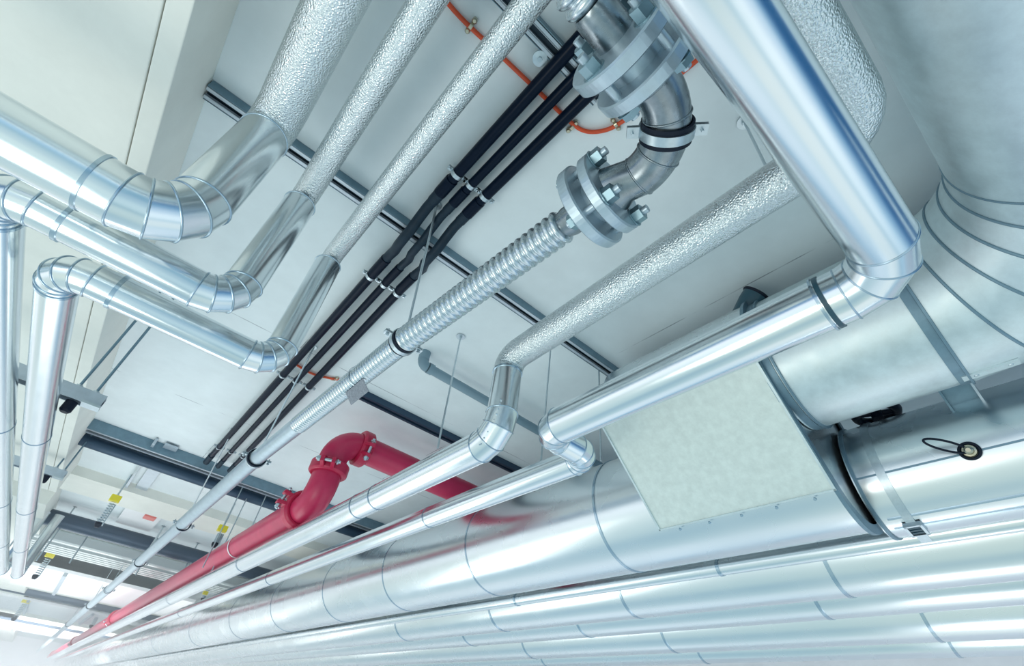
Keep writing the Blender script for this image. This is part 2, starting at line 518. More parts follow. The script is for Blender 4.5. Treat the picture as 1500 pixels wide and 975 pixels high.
# ================================================================== SILVER PIPE A with embossed overhead run
KA = .88
ZA = 1.08 * KA
root = thing('silver_pipe', (1.17, 1.6, ZA), 'silver pipe below the red pipe, rising through a riveted elbow to a ceiling run', 'pipe')
xA = 1.17 * KA; yA = 1.60 * KA; ZE = 1.55 * KA
s1, e1 = bend(V(xA, yA, ZA), -Z, Y, .13 * KA, .077 * KA, 3, sr=.003)
zt = ZE - .09 * KA
run(V(xA, yA, zt), s1, .074 * KA)
seam(root, V(xA, yA, zt - .004), Z, .074 * KA, .008, .004)
run(e1, V(xA + .03, 36, ZA), .077 * KA)
for yy in (2.42, 2.64, 4.75, 7.5): seam(root, V(xA, yy, ZA), Y, .077 * KA, .008, .002)
P = [V(xA, yA, zt)]; NN = [Z]; Rb = .082 * KA
for q in range(7):
    t = PI / 2 * q / 6
    P.append(V(xA, yA - Rb + Rb * math.cos(t), ZE - Rb + Rb * math.sin(t))); NN.append(V(0, -math.sin(t), math.cos(t)))
ye = -.118 * KA
P.append(V(1.150 * KA, ye + .11, ZE)); NN.append(-Y)
for q in range(1, 7):
    t = PI / 2 * q / 6
    P.append(V(1.150 * KA - .11 + .11 * math.cos(t), ye + .11 - .11 * math.sin(t), ZE)); NN.append(V(-math.sin(t), -math.cos(t), 0))
P.append(V(.395, ye, ZE)); NN.append(-X)
for q in range(1, 7):
    t = PI / 2 * q / 6
    P.append(V(.395 - .1 * math.sin(t), ye, ZE + .1 - .1 * math.cos(t))); NN.append(V(-math.cos(t), 0, math.sin(t)))
P.append(V(.295, ye, H)); NN.append(Z)
MB().sweep(P, NN, [.076 * KA] * 8 + [.0775 * KA] * (len(P) - 8), k=48).build('insulation_jacket', FOIL, root)
# rivets down the elbow
m = MB()
for q in range(9):
    t = q / 8
    p = V(xA - .052, yA - .048 + .10 * t * t, ZA + .14 - .175 * t)
    m.lathe(p, (p - V(xA, yA + .026, ZA + .044)).normalized(), [(0, .004), (.003, .003)], k=8)
MB.build(m, 'rivet_row', SEAM, root)

# ================================================================== RED FIRE PIPE
root = thing('red_pipe', (.98, 3.4, 1.1), 'red enamelled pipe with bolted couplings and two elbows, running far down the hall', 'pipe')
ZR1, ZR2, rr = 1.15, 1.64, .103
xR, yR = 1.02, 3.42


def smooth_bend(c0, a, b, R, r, n=12, m=RED):
    a = a.normalized(); b = b.normalized(); th = a.angle(b); t = R * math.tan(th / 2)
    e = c0 - a * t; c = e + (b - a * a.dot(b)).normalized() * R; ax = a.cross(b).normalized(); P = []; NN = []
    for q in range(n + 1):
        rot = Matrix.Rotation(th * q / n, 3, ax); P.append(c + rot @ (e - c)); NN.append(rot @ a)
    MB().sweep(P, NN, [r] * (n + 1), k=40).build('elbow', m, root)
    return P[0], P[-1]


def coupling(c, n, r, ang=0., earax=None):
    n = n.normalized(); up = V(0, 0, 1) if abs(n.z) < .9 else V(0, 1, 0)
    a = (up - n * up.dot(n)).normalized(); b = n.cross(a)
    a2 = a * math.cos(ang) + b * math.sin(ang); b2 = n.cross(a2)
    w = .048
    m = MB(); k = 48
    prof = [(-w, r * 1.0), (-w, r * 1.18), (-w * .7, r * 1.34), (w * .7, r * 1.34), (w, r * 1.18), (w, r * 1.0)]
    rs = [m.ring(c + n * z, n, q, k, a2) for z, q in prof]
    for q in range(len(rs) - 1): m.bridge(rs[q], rs[q + 1], k, False)
    m.bridge(rs[-1], rs[0], k, False)
    cp = m.build('coupling', REDD, root, bevel=.004)
    for s in (-1, 1):
        for g in (-1, 1):
            cen = c + a2 * s * (r * 1.60) + b2 * g * .026
            e = MB(); base = c + a2 * s * (r * 1.16) + b2 * g * .02
            # tapered lug
            pts = [base - n * w * .9, base + n * w * .9, c + a2 * s * r * 1.84 + b2 * g * .026 + n * w * .45, c + a2 * s * r * 1.84 + b2 * g * .026 - n * w * .45]
            e.prism(pts, b2 * g * .026); e.build('coupling_lug', REDD, cp, bevel=.003)
        bc = c + a2 * s * r * 1.58
        bo = MB().tube(bc - b2 * .085, bc + b2 * .085, .011, k=12)
        hexbolt(bo, bc + b2 * .056, b2, .021, .02); bo.lathe(bc - b2 * .072, b2, [(0, .016), (.008, .021), (.016, .016)], k=20)
        bo.build('coupling_bolt', ZINC, cp)


Rr = .17
sv = V(xR, yR, ZR1)
s1, e1 = smooth_bend(V(xR, yR, ZR1), -Y, Z, Rr, rr)
s2, e2 = smooth_bend(V(xR, yR, ZR2), Z, X, Rr, rr)
MB().tube(s1 + Y * .0, V(1.13, 36, ZR1), rr, k=48).build('straight_section', RED, root)
MB().tube(e1, s2, rr * 1.0, k=40).build('riser', RED, root)
MB().tube(e2, V(3.6, yR + .02, ZR2), rr, k=48).build('straight_section', RED, root)
coupling(s1 + Y * .09, Y, rr, PI / 2 + .25)
coupling((e1 + s2) / 2, Z, rr, -.45)
coupling(e2 + X * .02, X, rr, PI / 2 + .35)
for yy in (13.2, 22.0, 33.0): coupling(V(xR + (yy - yR) * .0034, yy, ZR1), Y, rr, .6)
seam(root, V(xR, 5.15, ZR1), Y, rr, .02, .003, WHITE, 'white_band')

# ================================================================== BLACK INSULATED PIPES
xb = [(at(850, 55, 1.85).x, at(666, 253, 1.85).x, at(548, 401, 1.85).x, .445),
      (at(845, 125, 1.85).x, at(689, 272, 1.85).x, at(567, 413, 1.85).x, .545),
      (at(860, 150, 1.85).x, at(711, 290, 1.85).x, at(586, 426, 1.85).x, .655)]
xb = [(.40, .392, .412, .44), (.487, .468, .495, .555), (.575, .548, .580, .675)]
BR = (.0255, .021, .0245)
for i in range(3):
    a, b_, c_, d_ = xb[i]; r = BR[i]; zp = 1.848
    root = thing('insulated_pipe', (b_, 1.1, zp), ['black insulated pipe nearest the embossed silver pipes', 'middle and thinnest of the three black insulated pipes', 'black insulated pipe nearest the corrugated steel pipe'][i], 'pipe', 'three black insulated pipes under the ceiling')
    MB().tube(V(a, -1.5, zp), V(b_, 1.22, zp), r).build('black_section', BLK, root)
    MB().tube(V(b_, 1.14, zp), V(b_, 1.235, zp), r * 1.16).build('socket', BLK, root)
    MB().tube(V(b_, 1.20, zp), V(b_, 1.29, zp), r * 1.06).build('socket', SLEEVE, root)
    P = []; NN = []
    path = [V(b_, 1.26, zp), V(b_, 1.34, zp), V(b_ + .0, 1.41, zp - .03), V(b_, 1.46, zp - .062), V(b_, 1.52, zp - .068), V(b_ + .004, 1.58, zp - .062), V(c_, 1.66, zp - .018), V(c_, 1.73, zp), V(c_, 1.80, zp)]
    for q, p in enumerate(path):
        P.append(p); NN.append((path[min(q + 1, len(path) - 1)] - path[max(q - 1, 0)]).normalized())
    MB().sweep(P, NN, [r * .97] * len(P), k=32).build('rubber_sleeve', SLEEVE, root)
    MB().tube(V(c_, 1.76, zp), V(c_, 1.90, zp), r * 1.12).build('socket', BLK, root)
    MB().tube(V(c_, 1.80, zp), V(d_, 5.30, zp), r).build('black_section', BLK, root)
    MB().tube(V(d_, 5.25, zp), V(d_, 5.42, zp - .02), r * 1.15).build('socket', SLEEVE, root)


def clip(x, y, z, r, label, group):
    t = thing('pipe_clip', (x, y, z), label, 'pipe clip', group)
    MB().band(V(x, y, z), Y, r, .020, .0035, 32).build('clip_band', ZINC, t)
    for s in (-1, 1):
        e = MB().box(V(x + s * (r + .012), y, z - .002), V(.011, 0, 0), V(0, .009, 0), V(0, 0, .002))
        e.box(V(x + s * (r + .012), y, z + .006), V(.011, 0, 0), V(0, .009, 0), V(0, 0, .002))
        e = e.build('clip_ear', ZINC, t)
        MB().lathe(V(x + s * (r + .014), y, z - .012), Z, [(0, .006), (.007, .009), (.010, .009)], k=12).build('screw', ZINC, e)
    MB().tube(V(x, y, z + r), V(x, y, H), .004, k=8).build('stud', ZINC, t)


names = ['nearest the embossed silver pipes', 'on the middle one', 'nearest the corrugated pipe']
for (y, w) in ((1.10, 'above the first strut crossing'), (1.93, 'just past the strut crossing'), (3.28, 'where the orange cable passes'), (4.98, 'beside the far dark strut')):
    for i in range(3):
        a, b_, c_, d_ = xb[i]
        x = b_ if y < 1.2 else c_ + (d_ - c_) * (y - 1.8) / 3.5
        lab = 'small zinc clip on black pipe %s, %s' % (names[i], w)
        clip(x, y, 1.848, BR[i] + .0005, lab, 'zinc clips on the black pipes')

# ================================================================== STRUT CHANNELS
def strut(x0, x1, y, w, h, label, z=H - .001, m=STRUT, slot=True, holes=False):
    t = thing('strut_channel', ((x0 + x1) / 2, y, z - h / 2), label, 'strut channel', 'strut channels under the ceiling')
    L = (x1 - x0) / 2; cx = (x0 + x1) / 2
    q = .003
    b = MB()
    b.box(V(cx, y - w / 2, z - h / 2), V(L, 0, 0), V(0, q, 0), V(0, 0, h / 2)); b.box(V(cx, y + w / 2, z - h / 2), V(L, 0, 0), V(0, q, 0), V(0, 0, h / 2))
    b.box(V(cx, y, z - q), V(L, 0, 0), V(0, w / 2, 0), V(0, 0, q))
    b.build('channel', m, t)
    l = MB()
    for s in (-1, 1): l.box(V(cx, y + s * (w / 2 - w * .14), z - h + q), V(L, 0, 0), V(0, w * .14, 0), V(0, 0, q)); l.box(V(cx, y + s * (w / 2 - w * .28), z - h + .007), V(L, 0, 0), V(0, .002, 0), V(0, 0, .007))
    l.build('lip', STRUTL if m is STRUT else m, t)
    if slot:
        MB().box(V(cx, y, z - h * .45), V(L, 0, 0), V(0, w / 2 - q * 1.5, 0), V(0, 0, .003)).build('slot_shade', SLOT, t)  # dark sheet below the real web, painting the slot's shade
    return t


strut(-.1, .60, .475, .06, .042, 'short grey strut at the top edge behind the black pipes')
strut(-.56, 2.35, 1.535, .066, .048, 'long grey strut crossing under the black pipes and the corrugated pipe')
strut(.90, 2.6, 3.10, .07, .05, 'dark strut above the red elbow, beyond the paper tag', m=PAINTP)
strut(-.6, 4.8, 5.62, .13, .10, 'wide blue-grey strut where the black pipes end')
# hanging trapeze struts on the left with their rods
for (px, py, zz, label, L, rods) in ((150, 592, 1.12, 'hanging strut behind the lowest silver pipe, below the cream beam edge', .95, (-.055, -.13)),
                                (95, 697, 1.42, 'second hanging strut farther along under the cream beam', .95, (-.03, -.09))):
    e = at(px, py, zz)
    t = thing('hanging_strut', (e.x - L / 2, e.y, zz), label, 'strut channel', 'hanging struts under the cream beam')
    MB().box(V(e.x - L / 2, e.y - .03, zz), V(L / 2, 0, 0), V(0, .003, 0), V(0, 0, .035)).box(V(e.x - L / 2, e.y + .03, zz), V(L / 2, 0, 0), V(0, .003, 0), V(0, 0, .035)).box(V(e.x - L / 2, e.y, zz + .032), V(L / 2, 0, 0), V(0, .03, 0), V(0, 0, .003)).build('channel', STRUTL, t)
    MB().box(V(e.x - L / 2, e.y, zz + .01), V(L / 2, 0, 0), V(0, .026, 0), V(0, 0, .003)).build('slot_shade', SLOT, t)  # same dark sheet, shade of the open channel put into colour
    for dx in rods:
        rd = MB().tube(V(e.x + dx, e.y, zz), V(e.x + dx, e.y, H), .007, k=10).build('threaded_rod', STRUT, t)
        MB().lathe(V(e.x + dx, e.y, zz + .036), Z, [(0, .016), (.014, .016)], k=6).build('nut', ZINC, rd)
    MB().lathe(V(e.x - .11, e.y, zz - .10), Z, [(0, .018), (.01, .026), (.06, .026)], k=20).build('rubber_foot', RUB, t)
    MB().box(V(e.x - .035, e.y - .02, zz - .035), V(.04, 0, 0), V(0, .03, 0), V(0, 0, .006)).build('bracket_plate', ZINC, t)

# ================================================================== LOOSE RODS
def rod(px, py, zb, label, r=.005, m=ZINC, tilt=(0, 0)):
    p = at(px, py)
    t = thing('threaded_rod', (p.x, p.y, H), label, 'threaded rod', 'threaded rods hanging from the ceiling')
    MB().tube(V(p.x, p.y, H), V(p.x + tilt[0], p.y + tilt[1], zb), r, k=10).build('rod', m, t)
    MB().lathe(V(p.x, p.y, H - .008), Z, [(0, .028), (.004, .028), (.008, .02)], k=24).build('washer', ZINC, t)
    MB().lathe(V(p.x, p.y, H - .02), Z, [(0, .011), (.012, .011)], k=6).build('nut', ZINC, t)


rod(675, 492, 1.02, 'thin rod with round washer left of the riveted silver elbow', tilt=tuple(at(641, 656, 1.02) - at(675, 492))[:2])
rod(807, 505, ZB + .02, 'thin rod hanging between the riveted elbow and the near silver pipe', tilt=(-.02, 0))
rod(877, 535, 1.24, 'rod hanging beside the end of the large duct box', tilt=(.0, -.0))
rod(1090, 178, 1.42, 'short rod with a dark washer above the embossed ceiling pipe')
for (px, py, zb, lab) in ((362, 700, 1.0, 'thin rod behind the smooth steel pipe, left of the red coupling'),
                          (372, 708, 1.0, 'thin rod just right of its twin behind the steel pipe'),
                          (396, 712, 1.40, 'thin rod dropping from the wide strut towards the red pipe')):
    rod(px, py, zb, lab, r=.006)

# ceiling disc near the top
p = at(792, 80)
t = thing('ceiling_disc', p, 'pale round disc on a stud beside the black pipes at the top', 'disc')
MB().lathe(V(p.x, p.y, H - .045), Z, [(0, .012), (.002, .027), (.008, .028), (.010, .024)], k=28).build('disc', ZINC, t)
MB().lathe(V(p.x, p.y, H - .052), Z, [(0, .009), (.010, .009)], k=6).build('nut', STEEL, t)
MB().tube(V(p.x, p.y, H - .04), V(p.x, p.y, H), .005, k=8).build('stud', STEEL, t)

# ================================================================== ORANGE CABLE
def cable(pts, r, label, name='orange_cable'):
    # catmull-rom
    P = []
    q = [pts[0]] + pts + [pts[-1]]
    for i in range(1, len(q) - 2):
        for u in range(8):
            t = u / 8
            P.append(.5 * ((2 * q[i]) + (-q[i - 1] + q[i + 1]) * t + (2 * q[i - 1] - 5 * q[i] + 4 * q[i + 1] - q[i + 2]) * t * t + (-q[i - 1] + 3 * q[i] - 3 * q[i + 1] + q[i + 2]) * t ** 3))
    P.append(pts[-1]); NN = [(P[min(i + 1, len(P) - 1)] - P[max(i - 1, 0)]).normalized() for i in range(len(P))]
    return tag(MB().sweep(P, NN, [r] * len(P), k=16).build(name, ORANGE), label, 'cable')


ZO = 1.885
cable([at(*p, ZO) for p in ((600, -70), (665, 15), (730, 78), (790, 135), (835, 178), (858, 192), (885, 191), (910, 179), (950, 149), (985, 118), (1030, 80), (1090, 20))], .0085, 'orange cable passing behind the black pipes and curving past the flanges')
cable([at(*p, ZO) for p in ((412, 519), (425, 528), (455, 546), (480, 553), (497, 556))], .0085, 'short stretch of orange cable crossing the black pipes lower down')
for (px, py, lab) in ((690, 38, 'brass cable clip on the orange cable at the top edge'), (838, 186, 'cable clip where the orange cable starts to curve'), (902, 182, 'cable clip on the orange curve below the flanges'), (490, 555, 'cable clip on the lower orange cable beside the steel pipe')):
    p = at(px, py, ZO)
    d = (at(px + 10, py + (10 if px < 850 else -7), ZO) - p).normalized(); s = Z.cross(d)
    t = thing('cable_clip', p, lab, 'cable clip', 'brass clips on the orange cable')
    MB().band(p, d, .0095, .012, .003, 20).build('clip_band', BRASS, t)
    for g in (-1, 1): MB().lathe(p + s * g * .021 - V(0, 0, .006), Z, [(0, .006), (.004, .0095), (.019, .0095)], k=14).build('screw', BRASS, t)
    MB().box(p + V(0, 0, .003), s * .026, d * .006, V(0, 0, .002)).build('clip_plate', BRASS, t)

# ================================================================== GREY PLASTIC PIPE
zg = 1.80
g0 = at(625, 522, zg); yg = 2.33
root = thing('plastic_pipe', (1.0, yg, zg), 'grey plastic pipe crossing under the ceiling behind the riveted elbow', 'pipe')
g0 = V(at(622, 527, zg).x + .015, yg, zg)
MB().tube(g0 + X * .05, V(3.0, yg + .03, zg), .031).build('straight_section', GREYP, root)
smooth_bend(g0, -Z, X, .036, .034, 8, GREYP)
MB().tube(g0 + X * .045, g0 + X * .08, .037).build('socket', GREYP, root)
MB().tube(g0 + Z * .035, V(g0.x, g0.y, H), .036).build('socket', GREYP, root)

# ================================================================== GREEN-GREY BOX, MAIN DUCT, BRANCH, AND ROW BEHIND
y0, y1 = .60, 1.42
cb, rbr = V(2.03, 0, 1.495), .315
cm, rm = V(2.375, 0, 1.164), .325
root = thing('main_duct', (cm.x, 1.0, cm.z), 'largest silver duct with a flat mottled side panel where the branch joins', 'duct')


def arc_hull(y, g=0.):
    nrm = V(-.69, 0, -.724)
    pts = []
    a0 = math.atan2(nrm.z, nrm.x)
    for q in range(29):                      # around the upper (branch) circle
        t = a0 - PI * q / 28
        pts.append(V(cb.x + math.cos(t) * (.333 + g), y, cb.z + math.sin(t) * (.333 + g)))
    for q in range(29):
        t = a0 + PI - PI * q / 28
        pts.append(V(cm.x + math.cos(t) * (rm + g), y, cm.z + math.sin(t) * (rm + g)))
    return pts


h = MB(); A = arc_hull(y0); n = len(A); h.v += A + arc_hull(y1)
for q in range(n):
    r_ = (q + 1) % n; h.f.append((q, r_, n + r_, n + q)); h.sm.append(q % 29 != 28)
h.cap(0, n, True); h.cap(n, n)
hull = h.build('branch_housing', ALU2, root)
# flat raised side panel with folded edge and rivets
nrm = V(-.69, 0, -.724).normalized(); tdir = V(.724, 0, -.69).normalized()
pc = cb + nrm * .336
pA = pc + tdir * -.16; pB = pc + tdir * .475
pan = MB().box((pA + pB) / 2 + V(0, (y0 + y1) / 2, 0) + nrm * .004, tdir * ((pB - pA).length / 2), V(0, (y1 - y0) / 2 + .012, 0), nrm * .004).build('side_panel', GALVB, root, bevel=.002)
m = MB()
m.box(pB + V(0, (y0 + y1) / 2, 0) + nrm * .009 - tdir * .004, tdir * .004, V(0, (y1 - y0) / 2 + .012, 0), nrm * .004)
m.box((pA + pB) / 2 + V(0, y1 + .008, 0) + nrm * .009, tdir * ((pB - pA).length / 2), V(0, .005, 0), nrm * .004)
m.box((pA + pB) / 2 + V(0, y0 - .008, 0) + nrm * .009, tdir * ((pB - pA).length / 2), V(0, .005, 0), nrm * .004)
m.build('panel_edge', GALV, pan)
for q in range(5):
    yy = y0 + .08 + q * .16
    MB().lathe(pB + V(0, yy, 0) + nrm * .008 + tdir * .016, nrm, [(0, .008), (.004, .006)], k=10).build('rivet', SEAM, pan)
for yy, nm in ((y0 - .004, 1),):
    m = MB(); A = arc_hull(yy - .012, .012); B = arc_hull(yy + .004, .012); C = arc_hull(yy - .012, -.03); D = arc_hull(yy + .004, -.03)
    m.v += A + B + C + D
    for q in range(n):
        r_ = (q + 1) % n
        m.f += [(q, r_, n + r_, n + q), (2 * n + q, 2 * n + r_, r_, q), (n + q, n + r_, 3 * n + r_, 3 * n + q)]; m.sm += [False] * 3
    m.build('end_flange', STRUT, hull)
yM = 40
MB().tube(V(cm.x, y1 - .02, cm.z), V(cm.x, 40.05, cm.z), rm, k=96).build('round_section', ALU2, root)
for yy in (1.80, 3.05, 4.3, 5.6, 7.2, 9.0, 11.5, 15): seam(root, V(cm.x, yy, cm.z), Y, rm, .014, .005 if yy < 2 else .003)

# branch duct: y-run then elbow to x-run overhead
root = thing('branch_duct', (cb.x, 0, cb.z), 'galvanised round duct curving in from the top right corner to the duct box', 'duct')
yx = -.53; Rd = .56
ring = MB().tube(V(cb.x, y0 - .005, cb.z), V(cb.x, .05, cb.z), rbr, k=96).build('round_section', GALV, root)
MB().tube(V(cb.x, .05, cb.z), V(cb.x, yx + Rd, cb.z), rbr + .004, k=96).build('round_section', GALV, root)
for yy, w, tt in ((y0 - .03, .03, .006), (y0 - .055, .008, .012), (.05, .03, .006), (.03, .008, .013)): seam(root, V(cb.x, yy, cb.z), Y, rbr, w, tt, STRUT)
sE, eE = bend(V(cb.x, yx, cb.z), -Y, -X, Rd, rbr + .003, 5, GALV, k=96, sr=.0055, mat_seam=STRUT)
MB().tube(eE, V(-1.3, yx, cb.z), rbr + .006, k=96).build('round_section', GALV, root)
# lower lap strip with two screws
d = V(math.cos(math.radians(-82)), 0, math.sin(math.radians(-82))); tq = V(-d.z, 0, d.x)
lp = MB().box(V(cb.x, -.03, cb.z) + d * (rbr + .005), tq * .022, V(0, .08, 0), d * .003).build('lap_strip', GALV, root)
for yy in (.01, -.085): MB().lathe(V(cb.x, yy, cb.z) + d * (rbr + .007), d, [(0, .008), (.004, .006)], k=12).build('screw', ZINC, lp)

# right-hand duct with band clamp
cr, rR = V(2.62, 0, 1.127), .25
root = thing('banded_duct', (cr.x, 0, cr.z), 'silver duct at right with a buckled band clamp and a probe on top', 'duct')
MB().tube(V(cr.x, y0 - .016, cr.z), V(cr.x, -2.6, cr.z), rR, k=96).build('round_section', ALU2, root)
seam(root, V(cr.x, y0 - .030, cr.z), Y, rR, .014, .008, STRUT)
# lengthwise lap seams
for ang, yA_, yB_ in ((-162, .57, -2.6), (-118, .54, -2.6), (-104, .54, -2.6)):
    d = V(math.cos(math.radians(ang)), 0, math.sin(math.radians(ang))); tq = V(-d.z, 0, d.x)
    MB().box(V(cr.x, (yA_ + yB_) / 2, cr.z) + d * (rR + .001), tq * .004, V(0, abs(yA_ - yB_) / 2, 0), d * .003).build('lap_seam', STRUT if ang == -162 else SEAM, root)
yb = .47
st = MB().band(V(cr.x, yb, cr.z), Y, rR, .034, .005, 96).build('clamp_strap', ZINC, root)
d = V(math.cos(math.radians(-101)), 0, math.sin(math.radians(-101))); tq = V(-d.z, 0, d.x)
bc = V(cr.x, yb, cr.z) + d * (rR + .010)
m = MB()
for s in (-1, 1):
    m.box(bc + Y * s * .028, tq * .042, Y * .005, d * .009); m.box(bc + tq * s * .038, tq * .005, Y * .030, d * .009)
m.build('buckle_frame', ZINC, st)
for q in (-1, 0, 1): MB().box(bc + tq * q * .020, tq * .006, Y * .022, d * .006).build('buckle_bar', DARKP, st)
MB().box(bc + tq * .075, tq * .03, Y * .020, d * .003).build('strap_tail', ZINC, st)

# probe with cable loop on the right duct
yp = .16
d = V(math.cos(math.radians(-163)), 0, math.sin(math.radians(-163))); tq = V(-d.z, 0, d.x)
pb = V(cr.x, yp, cr.z) + d * rR
t = thing('sensor_probe', pb, 'brass sensor probe with a black cable loop on the banded duct', 'sensor')
MB().lathe(pb + d * -.01, d, [(0, .030), (.012, .030), (.014, .024), (.034, .022), (.036, .016), (.055, .014), (.06, .008)], k=24).build('probe_body', BRASS, t)
MB().torus(pb + d * .012, d, .030, .006, 32).build('gasket', RUB, t)
P = []; c0 = pb + d * .03
for q in range(33):
    u = 2 * PI * q / 32
    P.append(c0 + Y * (.055 - .055 * math.cos(u)) + tq * (.022 * math.sin(u)) + Z * (.035 * (1 - math.cos(u))) + d * (.03 * (1 - math.cos(u))))
NN = [(P[min(i + 1, 32)] - P[max(i - 1, 0)]).normalized() for i in range(33)]
MB().sweep(P, NN, [.0045] * 33, k=12).build('cable_loop', RUB, t)

# row of parallel ducts behind, farther right and lower in view
rows = [(2.91, .957, .045, 'thin pale pipe tucked directly under the main duct', (1.55, 3.4, .1)),
        (3.20, 1.03, .22, 'second silver duct in the row, below the main duct', (.02, 1.0, 2.4, 3.9, 5.6)),
        (3.68, 1.02, .20, 'third silver duct in the row towards the lower right', (-.05, 1.3, 3.3, 5.0)),
        (4.24, 1.00, .22, 'fourth silver duct in the row towards the lower right', (.9, 2.8, 4.6)),
        (5.05, 1.00, .17, 'lowest silver duct in the row, closest to the far right wall', (1.0, 3.0, 5.2))]
for (x, z, r, lab, ss) in rows:
    root = thing('silver_duct', (x, 1, z), lab, 'duct', 'row of silver ducts along the right wall')
    MB().tube(V(x, -3, z), V(x, 40.05, z), r, k=72).build('round_section', ALU2, root)
    for yy in ss: seam(root, V(x, yy, z), Y, r, .02, .004)

# supports seen in the gap between the branch and the banded duct
c = at(1405, 575, 1.30)
t = thing('duct_bracket', c, 'grey steel bracket in the gap between the branch duct and the banded duct', 'bracket')
MB().box(c, V(.09, 0, -.05), V(0, .05, 0), V(.006, 0, .008)).build('bracket_plate', STRUT, t)
MB().box(c - Y * .052, V(.10, 0, -.055), V(0, .004, 0), V(.016, 0, .022)).build('bracket_rib', STRUTL, t)
MB().box(c + Y * .052, V(.10, 0, -.055), V(0, .004, 0), V(.016, 0, .022)).build('bracket_rib', STRUT, t)
t = thing('valve_handwheel', (2.75, .26, 1.42), 'black valve handwheel glimpsed in the gap behind the branch duct', 'handwheel')
c = at(1283, 605, 1.42) * 1.0
t.location = c
MB().torus(c, Z, .085, .022, 36, 10).build('wheel_rim', RUB, t)
for q in range(4):
    a = q * PI / 2 + .4
    MB().tube(c, c + V(math.cos(a), math.sin(a), 0) * .085, .013, k=10).build('spoke', RUB, t)
MB().lathe(c - V(0, 0, .03), Z, [(0, .025), (.06, .025)], k=16).build('hub', RUB, t)

# dark cowl on top of the housing
c = at(1092, 466, 1.70)
t = thing('cowl', c, 'dark teal plastic cowl showing above the near silver pipe', 'cowl')
P = [c + V(.10, .10, -.02), c + V(.04, .05, .0), c + V(-.0, .0, .03), c + V(-.01, -.05, .07), c + V(-.01, -.085, .10)]
NN = [(P[min(i + 1, 4)] - P[max(i - 1, 0)]).normalized() for i in range(5)]
MB().sweep(P, NN, [.05, .052, .055, .06, .062], k=28).build('cowl_body', DARKP, t)
MB().torus(P[-1], NN[-1], .060, .008, 32).build('cowl_rim', RUB, t)

# tag under the corrugated pipe
c = V(.548, 1.86, ZC - .075)
m = MB().box(c, V(.010, 0, 0) * .2, V(0, .10, 0), V(0, 0, .035))
t = thing('paper_tag', c, 'grey printed tag strapped under the corrugated pipe', 'tag')
MB().box(c, V(.022, 0, -.022), V(0, .085, 0), V(.0008, 0, .0008)).build('tag_plate', PAPER, t)
MB().band(V(.530, 1.86, ZC), Y, .0495, .006, .002).build('tie', ZINC, t)

# ================================================================== FAR FIELD
def cross_duct(y, z, r, label, x0=-.6, x1=4.8, m=PAINTP, name='dark_duct'):
    return tag(MB().tube(V(x0, y, z), V(x1, y, z), r, k=32).build(name, m), label, 'duct', 'ducts crossing the hall')


cross_duct(5.80, H - .125, .06, 'dark round duct crossing just behind the wide blue-grey strut')
cross_duct(9.0, H - .20, .10, 'second dark duct crossing farther down the hall', x0=-1.6)
cross_duct(17.2, H - .2, .13, 'small distant dark duct crossing before the far white panels', x0=-2)
cross_duct(24.9, H - .22, .15, 'most distant dark duct across the far end of the hall', x0=-3)
t = thing('ridged_duct', (.6, 9.5, 1.6), 'pale ridged duct crossing behind the steel pipe in the distance', 'duct')
m = MB()
for q in range(5): m.box(V(1.1, 9.9 + q * .16, H - .34), V(1.9, 0, 0), V(0, .05, 0), V(0, 0, .02))
m.build('ridge', RIDGE, t)
MB().box(V(1.1, 10.22, H - .25), V(1.9, 0, 0), V(0, .45, 0), V(0, 0, .08)).build('duct_body', RIDGE, t, bevel=.03)
for (y, x, lab) in ((13.8, .6, 'white ceiling panel in the distance, nearest of the three'), (19.6, .2, 'second white ceiling panel, beyond the nearest one'), (27.5, .0, 'farthest white ceiling panel at the hall end')):
    t = thing('ceiling_panel', (x, y, H - .3), lab, 'panel', 'white ceiling panels in the distance')
    MB().box(V(x, y, H - .32), V(1.5, 0, 0), V(0, 1.1 + y * .03, 0), V(0, 0, .03)).build('panel', WHITE, t, bevel=.01)
    for s in (-1, 1): MB().box(V(x + s * .7, y, H - .37), V(.03, 0, 0), V(0, 1.1 + y * .03, 0), V(0, 0, .03)).build('rail', STRUTL, t)

# yellow-capped spring hangers
def spring_hanger(px, py, z, L, label, s=1., col=YEL):
    p = at(px, py, z)
    t = thing('spring_hanger', p, label, 'hanger', 'yellow-capped spring hangers')
    MB().box(p, V(.05, 0, 0) * s, V(0, .03, 0) * s, V(0, 0, .035) * s).build('yellow_cap', col, t, bevel=.006)
    MB().tube(p, V(p.x, p.y, H), .009 * s, k=8).build('rod', ZINC, t)
    m = MB(); n = 9
    for q in range(n): m.torus(p - V(0, 0, .06 * s + L * q / n), Z, .024 * s, .005 * s, 14, 5)
    m.build('spring', STEEL, t)
    MB().box(p - V(-.035 * s, 0, .06 * s + L / 2), V(.006, 0, 0) * s, V(0, .03, 0) * s, V(0, 0, L / 2)).build('side_plate', ZINC, t)
    MB().lathe(p - V(0, 0, .09 * s + L), Z, [(0, .02 * s), (.03 * s, .035 * s), (.05 * s, .035 * s)], k=14).build('rubber_foot', RUB, t)


